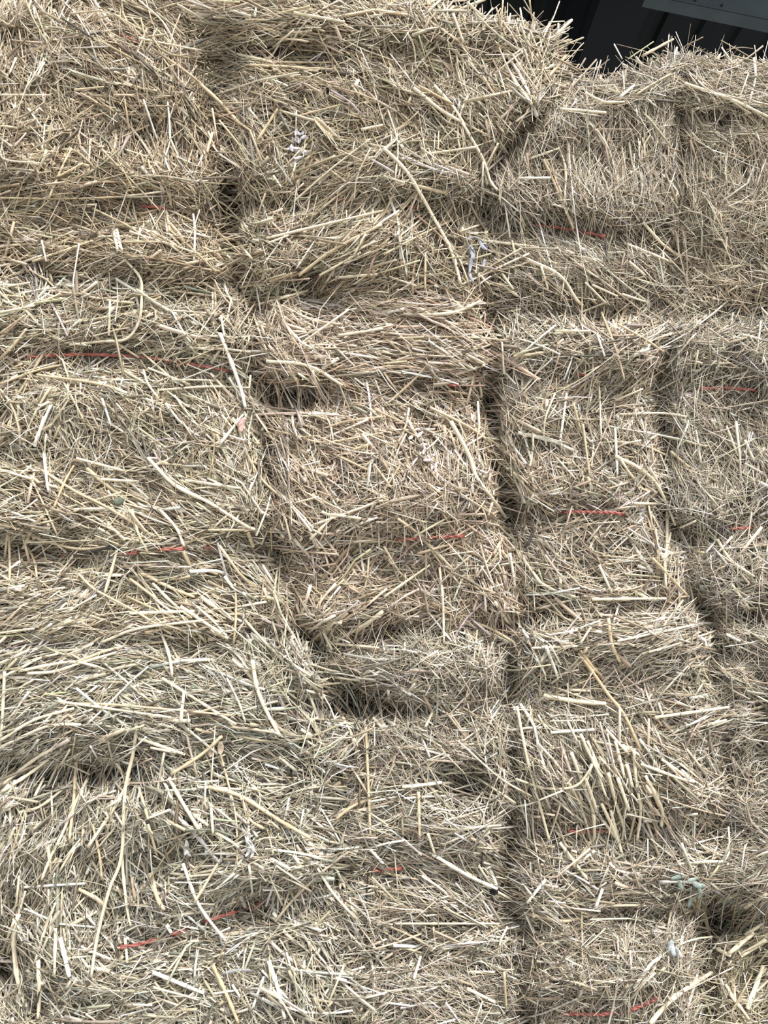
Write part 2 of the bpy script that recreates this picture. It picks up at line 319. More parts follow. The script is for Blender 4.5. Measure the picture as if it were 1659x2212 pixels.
# straw lie, read off the photo: x, y, angle (degrees, positive falls to the right), spread
LIE = np.array([
100,40,-20,30, 60,130,75,25, 200,120,30,20, 300,110,28,15, 400,180,40,15, 500,280,60,20, 350,200,70,30, 100,300,-30,60, 250,330,55,50, 120,380,-20,40, 440,330,80,25, 50,440,5,15, 250,440,10,20, 400,470,20,25,
550,170,-20,40, 560,80,5,15, 700,60,-5,25, 640,130,5,20, 800,170,45,25, 730,250,40,40, 600,250,60,50, 560,380,60,70, 780,330,-30,30, 650,470,-30,25, 750,520,-35,15, 560,490,40,40,
900,70,30,60, 1000,60,60,70, 1130,70,80,60, 880,130,20,30, 1000,130,70,40, 1000,250,60,30, 900,260,65,30, 950,370,-10,50, 1080,330,80,30, 1100,200,50,40, 1200,280,70,40, 1300,170,-30,40, 1330,200,0,40, 1480,200,40,30, 1550,270,20,20, 1400,330,80,25, 1550,330,75,25, 1640,350,90,20, 1640,150,0,40, 1250,420,80,30, 1400,450,85,45, 1600,440,-60,40, 1500,120,-30,50, 1620,220,10,20, 1200,350,75,20, 1300,330,80,20, 1320,440,80,25, 1480,350,75,20,
100,500,10,20, 300,500,15,20, 450,560,10,25, 150,580,-20,35, 300,640,-25,35, 450,650,0,30, 80,650,20,40, 200,720,-10,35, 400,720,20,30, 100,800,-10,15, 300,800,5,15, 420,830,30,20, 520,870,50,20, 60,900,-60,40, 150,930,70,30, 300,920,60,40, 450,920,70,40, 600,530,-30,30, 750,540,-35,15, 700,590,30,50, 650,700,20,40, 800,700,5,15, 620,790,30,25, 780,790,5,12, 760,850,15,20, 620,850,40,30, 700,930,60,50, 540,700,70,40,
880,530,-60,40, 960,520,65,25, 1020,560,70,30, 1100,580,30,20, 1200,590,35,15, 1300,580,35,15, 1400,560,40,25, 1230,650,40,25, 900,640,0,20, 900,730,5,10, 1000,690,10,20, 1130,720,-30,40, 1250,740,-10,40, 1100,660,40,30, 1350,650,-40,40, 1450,680,-40,40, 1560,640,45,30, 1600,720,-40,35, 1500,770,-35,35, 1600,560,30,35, 960,800,5,12, 1010,780,25,25, 880,870,20,15, 1000,900,30,30, 1130,850,20,60, 1100,930,55,20, 1250,900,80,35, 1350,850,-20,25, 1400,930,60,50, 1580,890,55,25, 1630,950,60,30,
60,980,20,20, 170,980,-60,40, 250,1000,50,25, 100,1050,20,20, 150,1120,15,20, 300,1060,30,15, 350,1130,20,15, 480,1000,70,40, 500,1080,15,25, 580,980,80,25, 620,1050,75,25, 700,950,20,20, 730,1030,30,40, 750,1100,-40,30, 650,1150,30,30, 780,1150,-15,30, 60,1200,-5,15, 300,1190,0,10, 470,1170,10,15, 200,1250,-40,30, 400,1230,10,15, 350,1290,25,20, 500,1260,20,20, 100,1330,-15,12, 300,1340,-5,12, 450,1340,10,12, 600,1300,40,30, 100,1400,-15,10, 250,1400,-20,20, 450,1440,30,50, 560,1400,40,35, 650,1350,-60,35, 700,1270,-40,40, 790,1350,-35,15, 780,1410,5,20, 750,1230,40,35,
870,970,60,50, 930,1000,60,40, 900,1060,60,50, 1000,1030,60,25, 870,1130,40,60, 1000,1110,-10,30, 1060,1120,40,40, 900,1220,40,35, 870,1310,-5,25, 960,1240,45,40, 860,1400,-35,40, 960,1380,60,50, 1000,1400,-60,50, 1100,1230,60,25, 1110,1000,45,40, 1180,1030,70,40, 1270,980,75,25, 1350,1000,50,30, 1400,1030,50,25, 1250,1070,-10,40, 1400,1090,0,30, 1160,1090,10,25, 1250,1180,30,50, 1350,1190,20,30, 1200,1270,50,40, 1320,1250,50,30, 1420,1250,-20,50, 1250,1300,-5,15, 1380,1310,5,12, 1300,1350,-5,12, 1450,1350,-20,20, 1200,1400,-50,40, 1350,1420,-10,20, 1500,1000,60,30, 1600,980,60,25, 1520,1080,85,25, 1600,1080,-30,30, 1570,1250,50,40, 1620,1310,60,30, 1480,1200,70,40, 1600,1200,-30,40, 1550,1330,20,30, 1620,1400,30,30,
80,1430,-25,12, 200,1430,-10,15, 60,1560,-25,12, 200,1520,0,8, 400,1520,8,8, 550,1530,12,15, 400,1440,10,30, 600,1450,55,30, 700,1500,50,25, 80,1640,-35,15, 150,1600,-30,20, 250,1600,5,25, 400,1600,20,25, 450,1650,20,30, 560,1650,20,25, 650,1640,10,25, 550,1750,20,35, 120,1750,-60,25, 200,1800,-65,25, 250,1700,-60,30, 350,1780,60,45, 430,1750,50,40, 100,1950,-75,20, 60,2050,75,25, 250,1950,80,30, 400,1950,30,60, 400,1990,-15,25, 500,1930,-20,20, 600,1900,-20,25, 600,1800,10,30, 300,2060,-10,20, 150,2080,70,40, 400,2080,-10,30, 600,2050,-30,45, 500,2150,40,45, 200,2180,-10,30, 700,1990,50,30, 800,1950,10,40, 680,1750,-20,30, 740,1620,-70,35, 800,1620,80,30, 800,1700,-20,40, 760,1800,0,40, 780,1870,5,15, 800,1500,20,40, 700,2100,60,40, 780,2150,-30,40,
870,1480,45,40, 960,1450,60,50, 1000,1500,30,30, 900,1540,20,30, 1100,1480,-50,40, 1150,1420,60,40, 1250,1420,20,30, 900,1600,40,35, 950,1650,30,35, 1000,1700,40,40, 900,1700,-5,25, 900,1770,-10,40, 900,1820,5,12, 930,1860,30,12, 1050,1900,35,12, 1000,1750,-10,30, 1130,1560,70,30, 1150,1650,65,25, 1200,1580,45,30, 1260,1600,65,12, 1330,1680,65,12, 1370,1720,62,15, 1310,1780,65,15, 1420,1750,60,30, 1230,1510,5,15, 1350,1530,60,30, 1480,1550,-10,30, 1550,1600,-10,25, 1400,1600,45,25, 1500,1700,20,25, 1600,1680,80,40, 1550,1780,15,20, 1480,1800,50,30, 1200,1850,35,25, 1280,1850,60,50, 1350,1890,60,50, 1250,1940,-10,15, 1350,1930,-10,15, 1450,1900,10,30, 1600,1900,-30,20, 1200,1990,15,20, 1300,1980,-5,15, 1450,1980,-10,40, 1400,2030,60,60, 1600,2050,-40,40, 950,1980,15,20, 850,1970,25,30, 900,2030,0,35, 950,2100,-5,30, 860,2120,-40,30, 1000,2060,-10,30, 1150,2000,40,60, 1200,2100,-30,60, 1300,2100,20,60, 1250,2180,-10,40, 1400,2170,-45,40, 1530,2100,70,35, 1620,2150,-35,30, 1520,2180,60,40, 1050,2170,20,30], float).reshape(-1, 4)

def lie(x, y, rng, wild=1.0):
    d2 = (x[:, None] - LIE[None, :, 0]) ** 2 + (y[:, None] - LIE[None, :, 1]) ** 2
    g = -d2 / (2 * 48.0 ** 2) + rng.gumbel(size=d2.shape)          # random pick, nearer notes likelier
    i = np.argmax(g, 1)
    return np.radians(LIE[i, 2] + LIE[i, 3] * wild * rng.normal(size=len(x)) * 0.8)

# ------------------------------------------------------------------ straws
PAL = np.array([                      # linear colours of dry hay
 (.56, .445, .28), (.66, .545, .37), (.42, .325, .20), (.72, .62, .45), (.80, .71, .55), (.86, .80, .69), (.27, .205, .135), (.40, .36, .30), (.36, .34, .225), (.15, .115, .08), (.56, .53, .48), (.55, .40, .28), (.22, .21, .15)])
PAL = PAL * .74 + PAL.mean(1, keepdims=True) * .26
PAL_G = (PAL * .62 + PAL.mean(1, keepdims=True) * .38) * np.array([1.0, .985, 1.0]) * .70  # greyer leaf and chaff, also scaled down to put gap shade into the colour
W_STEM = np.array([.14, .16, .13, .14, .12, .08, .08, .04, .04, .02, .03, .01, .01])
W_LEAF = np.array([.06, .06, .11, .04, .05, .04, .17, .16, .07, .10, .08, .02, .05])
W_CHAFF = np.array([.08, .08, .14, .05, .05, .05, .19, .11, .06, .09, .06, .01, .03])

def tubes(paths, rad, sides, roll=None, flat=1.0, taper=None, view=np.array([0, -1.0, 0]), caps=True):
    """paths (n,k,3), rad (n,) -> vertices, faces; flat < 1 gives a flattened blade section"""
    n, k, _ = paths.shape
    T = np.gradient(paths, axis=1); T /= np.linalg.norm(T, axis=2, keepdims=True) + 1e-9
    N = view - (T @ view)[..., None] * T; N /= np.linalg.norm(N, axis=2, keepdims=True) + 1e-9
    B = np.cross(T, N)
    if roll is not None:
        c, s = np.cos(roll), np.sin(roll)
        if c.ndim == 1: c, s = c[:, None], s[:, None]
        N, B = N * c[..., None] + B * s[..., None], B * c[..., None] - N * s[..., None]
    r = rad[:, None] * (np.ones(k) if taper is None else taper)[None, :]
    a = np.arange(sides) * 2 * math.pi / sides + math.pi / 6
    V = paths[:, :, None, :] + r[..., None, None] * (np.cos(a)[None, None, :, None] * B[:, :, None, :] + flat * np.sin(a)[None, None, :, None] * N[:, :, None, :])
    V = V.reshape(-1, 3)
    base = (np.arange(n) * k * sides)[:, None, None]
    ii = np.arange(k - 1)[None, :, None] * sides; jj = np.arange(sides)[None, None, :]; j2 = (jj + 1) % sides
    q = np.stack([base + ii + jj, base + ii + j2, base + ii + sides + j2, base + ii + sides + jj], -1).reshape(-1)
    nq = n * (k - 1) * sides
    if not caps: sz = [4] * nq
    elif sides > 2:
        c0 = (base[:, 0] + np.arange(sides)[None, ::-1]); c1 = (base[:, 0] + (k - 1) * sides + np.arange(sides)[None, :])
        q = np.concatenate([q, np.concatenate([c0, c1], 1).ravel()]); sz = [4] * nq + [sides] * (2 * n)
    else:
        q = np.stack([base + ii, base + ii + 1, base + ii + 3, base + ii + 2], -1).reshape(-1); sz = [4] * (n * (k - 1))
    return V, q, sz

MPP = 0.000645
def strew(b, n, kind, rng):
    slim = {'A2': 1.08, 'A3': 1.08, 'M2': 1.04, 'R1': .78, 'F1': .74, 'F2': .82, 'M4': .85, 'R4': .85, 'F3': .85, 'M3': .88}.get(b['key'], 1.0)
    y0, y1 = max(b['y0'], -120), min(b['y1'], 2310)
    ys = np.linspace(y0, y1, 40); X0 = b['xl'](ys).min() - 8; X1 = min(b['xr'](ys).max() + 8, 1725); X0 = max(X0, -66)
    x = rng.uniform(X0, X1, n * 2); y = rng.uniform(y0 - 6, y1 + 6, n * 2)
    ok = (x > b['xl'](y) - 4) & (x < b['xr'](y) + 4) & (y > b['yt'](x) - 3) & (y < b['yb'](x) + 6)
    x, y = x[ok][:n], y[ok][:n]
    pit = np.zeros(len(x))                                  # straws thinned so deep holes look darker, baring the dark core
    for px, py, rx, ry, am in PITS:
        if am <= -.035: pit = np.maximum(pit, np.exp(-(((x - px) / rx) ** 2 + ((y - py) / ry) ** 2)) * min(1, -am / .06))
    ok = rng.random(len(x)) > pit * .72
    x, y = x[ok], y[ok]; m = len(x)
    if kind == 'stem':
        L = np.clip(rng.lognormal(math.log(62), .6, m), 18, 240); wid = np.clip(rng.lognormal(math.log(3.15), .45, m), 1.5, 8.5); k = 4; wild = 1.35
        h = -0.024 + 0.030 * rng.random(m) ** 0.9; bend = rng.normal(0, .065, m) * np.clip(L / 90, .5, 1.6); W = W_STEM
    elif kind == 'long':
        L = rng.uniform(110, 260, m); wid = rng.uniform(2.4, 6.0, m); k = 7; wild = 1.0
        h = -0.004 + 0.011 * rng.random(m); bend = rng.normal(0, .07, m); W = W_STEM
    elif kind == 'leaf':
        L = np.clip(rng.lognormal(math.log(36), .5, m), 12, 120); wid = np.clip(rng.lognormal(math.log(5.2), .42, m), 2.2, 12); k = 4; wild = 1.4
        h = -0.024 + 0.026 * rng.random(m); bend = rng.normal(0, .22, m); W = W_LEAF
    elif kind == 'wisp':
        L = rng.uniform(40, 150, m); wid = rng.uniform(1.1, 2.2, m); k = 4; wild = 1.5
        h = -0.010 + 0.018 * rng.random(m); bend = rng.normal(0, .16, m); W = W_STEM
    else:
        L = rng.uniform(9, 30, m); wid = rng.uniform(1.6, 4.4, m); k = 2; wild = 2.2
        h = -0.026 + 0.024 * rng.random(m); bend = rng.normal(0, .25, m); W = W_CHAFF
    a = lie(x, y, rng, wild)
    t = np.linspace(-.5, .5, k)[None, :]
    u = L[:, None] * t; v = L[:, None] * bend[:, None] * (4 * t * t - .33)
    # some stems are kinked
    if kind in ('stem', 'long'):
        kk = rng.random(m) < .12; tk = rng.uniform(-.3, .3, m)[:, None]
        v = v + np.where(kk[:, None], np.clip(t - tk, 0, 1) * L[:, None] * rng.normal(0, .7, m)[:, None], 0)
    X = x[:, None] + u * np.cos(a)[:, None] - v * np.sin(a)[:, None]
    Y = y[:, None] + u * np.sin(a)[:, None] + v * np.cos(a)[:, None]
    dep = surf(b, X, Y)
    c = dep[:, k // 2][:, None] if k > 2 else dep.mean(1, keepdims=True)
    lin = c + (dep[:, -1:] - dep[:, :1]) * t
    st = {'stem': .55, 'long': .45, 'leaf': .3, 'wisp': .7, 'chaff': .2}[kind]
    # stiff straws follow the face only loosely, but never dive far below it
    dep2 = np.maximum(dep * (1 - st) + np.clip(lin, c - .03, c + .03) * st, dep - .012)
    tilt = rng.normal(0, {'stem': .17, 'long': .05, 'leaf': .3, 'wisp': .22, 'chaff': .45}[kind], m)[:, None] * t * L[:, None] * MPP
    dd = dep2 + h[:, None] + tilt
    crest = np.clip((y - b['yt'](x)) / 70, 0.12, 1) if b['key'] in ('M1', 'R1', 'F1') else np.ones(m)
    a_low = np.abs(np.sin(a)) * (crest < .9) * (rng.random(m) < .8)       # few straws stand straight up off a crest
    keep = L * a_low * .5 < (y - b['yt'](x)) + 14
    X, Y, dd, L, wid, x, y = X[keep], Y[keep], dd[keep], L[keep], wid[keep], x[keep], y[keep]; m = len(x)
    P = at(X, Y, -dd)
    idx = rng.choice(len(PAL), m, p=W / W.sum())
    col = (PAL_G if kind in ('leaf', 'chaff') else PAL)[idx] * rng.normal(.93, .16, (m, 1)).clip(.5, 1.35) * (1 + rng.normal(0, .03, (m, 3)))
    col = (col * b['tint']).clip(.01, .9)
    r = wid * MPP / 2 * slim
    if kind in ('leaf',):
        roll = rng.uniform(-1.1, 1.1, m)[:, None] + rng.normal(0, 1.2, m)[:, None] * t
        V, f, s = tubes(P, r, 3, roll, flat=.22, taper=np.array([.5, 1, .85, .15]), caps=False); per = k * 3
    elif kind == 'chaff':
        V, f, s = tubes(P, r, 3, rng.uniform(0, 6, m), flat=.55, taper=np.array([1, .7]), caps=False); per = k * 3
    elif kind == 'wisp':
        V, f, s = tubes(P, r, 3, rng.uniform(0, 6, m), caps=False); per = k * 3
    else:
        V, f, s = tubes(P, r, 4, rng.uniform(0, 6, m), flat=.95); per = k * 4
    return V, f, s, np.repeat(col, per, 0)

def joinc(parts):
    V, f, s = join([p[:3] for p in parts]); return V, f, s, np.concatenate([p[3] for p in parts])

def twine_path(b, xs, lift):
    poly = np.array(b)
    return xs, np.interp(xs, poly[:, 0], poly[:, 1]), lift

def build_core(b, root):
    ny, nx = 44, 40
    yt0, yb0 = b['y0'], b['y1']
    G = np.zeros((ny, nx, 3))
    U = np.linspace(0, 1, nx)
    for i, v in enumerate(np.linspace(0, 1, ny)):
        yr = yt0 + v * (yb0 - yt0)
        xl, xr = float(b['xl'](yr)) + 4, float(b['xr'](yr)) - 4
        x = xl + U * (xr - xl); top = b['yt'](x) + 7; bot = b['yb'](x) - 7
        y = top + v * (bot - top)
        xl, xr = b['xl'](y) + 4, b['xr'](y) - 4; x = xl + U * (xr - xl)
        G[i] = at(x, y, -np.maximum(surf(b, x, y, False) - 0.024, b['base'] - .20))
    V = [G.reshape(-1, 3)]; f, s = [], []
    for i in range(ny - 1):
        for j in range(nx - 1):
            f += [i * nx + j, (i + 1) * nx + j, (i + 1) * nx + j + 1, i * nx + j + 1]; s.append(4)
    per = [(0, j) for j in range(nx)] + [(i, nx - 1) for i in range(1, ny)] + [(ny - 1, j) for j in range(nx - 2, -1, -1)] + [(i, 0) for i in range(ny - 2, 0, -1)]
    pi = [i * nx + j for i, j in per]; R0 = np.array([G[i, j] for i, j in per]); n = len(pi)
    k0 = nx * ny; back = 0.84 - b['base']
    for q, yy in enumerate((back - .04, back)):
        R1 = R0.copy(); R1[:, 1] = yy
        if q: c = R1.mean(0); R1 = c + (R1 - c) * .95; R1[:, 1] = yy
        V.append(R1)
    for j in range(n):
        j2 = (j + 1) % n
        f += [pi[j], pi[j2], k0 + j2, k0 + j]; f += [k0 + j, k0 + j2, k0 + n + j2, k0 + n + j]; s += [4, 4]
    f += [k0 + n + j for j in range(n)]; s.append(n)
    V = np.concatenate(V); V[:, 2] = np.maximum(V[:, 2], 0.001)
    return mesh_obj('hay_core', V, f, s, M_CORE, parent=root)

def build_twine(b, poly, vis, root, rng):
    p = np.array(poly, float); xa, xb = float(p[0, 0]), float(p[-1, 0])
    fy = interp(poly); xm = (xa + xb) / 2
    xa = max(xa, float(b['xl'](fy(xm))) + 4); xb = min(xb, float(b['xr'](fy(xm))) - 4)
    xs = np.linspace(xa, xb, 160); ys = fy(xs) + 1.5 * noise(xs, xs * 0, 40, 9)
    on = np.zeros_like(xs)
    for v0, v1 in vis: on = np.maximum(on, np.clip((xs - v0) / 14 + .5, 0, 1) * np.clip((v1 - xs) / 14 + .5, 0, 1))
    dep = surf(b, xs, ys, False); ker = np.ones(9) / 9; dep = np.convolve(np.pad(dep, 4, 'edge'), ker, 'valid')
    dep = dep + np.where(on > 0, -0.012 + on * 0.0262, -0.018) + 0.003 * noise(xs, xs * 0 + 40, 30, 2)
    C = at(xs, ys, -dep)
    # carry the twine on along both long sides of the bale
    e0 = np.stack([np.full(6, C[0, 0]), np.linspace(.7, C[0, 1] + .03, 6), np.full(6, C[0, 2])], 1)
    e1 = np.stack([np.full(6, C[-1, 0]), np.linspace(C[-1, 1] + .03, .7, 6), np.full(6, C[-1, 2])], 1)
    C = np.concatenate([e0, C, e1])
    ph = np.linspace(0, len(C) * .55, len(C)); r = 0.00125
    parts = []
    for q in (0, math.pi):
        off = np.stack([0 * ph, np.cos(ph + q) * r * .9, np.sin(ph + q) * r * .9], 1)
        parts.append(tubes((C + off)[None], np.array([r * 1.15]), 6))
    V, f, s = join(parts)
    return mesh_obj('baling_twine', V, f, s, M_TWINE, parent=root)

ROOTS = {}
DENS = 1.0
for bi, (key, b) in enumerate(BALES.items()):
    rng = np.random.default_rng(100 + bi)
    ym = (max(b['y0'], 0) + min(b['y1'], 2212)) / 2 if b['y0'] < 2212 else b['y0']
    xm = (float(b['xl'](ym)) + float(b['xr'](ym))) / 2
    c = at(xm, b['y1'] - 6, 0.0)
    root = empty('hay_bale', (c[0], 0.0, max(c[2], 0.001))); ROOTS[key] = root
    tag(root, b['label'], 'hay bale', 'small square hay bales stacked against one another')
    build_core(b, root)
    ya, yb_ = max(b['y0'], -120), min(b['y1'], 2310)
    ys = np.linspace(ya, yb_, 60); w = np.clip(b['xr'](ys), -80, 1740) - np.clip(b['xl'](ys), -80, 1740)
    top = 0
    area = float(np.mean(np.clip(w, 0, None)) * (yb_ - ya)) / 1e4 * DENS
    fine = key in ('R1', 'F1', 'F2', 'F3', 'M4', 'R4')
    parts = [strew(b, int(area * (310 if fine else 275)), 'stem', rng), strew(b, int(area * (9 if fine else 21)), 'long', rng), strew(b, int(area * (280 if fine else 160)), 'wisp', rng)]
    o = mesh_obj('straw_layer', *joinc(parts)[:3], M_STRAW, parent=root, col=joinc(parts)[3]); tag(o, kind='stuff')
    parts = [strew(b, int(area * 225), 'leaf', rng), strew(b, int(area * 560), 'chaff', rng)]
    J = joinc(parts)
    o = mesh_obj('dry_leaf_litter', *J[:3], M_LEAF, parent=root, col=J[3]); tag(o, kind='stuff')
    for poly, vis in b['twp']: build_twine(b, poly, vis, root, rng)

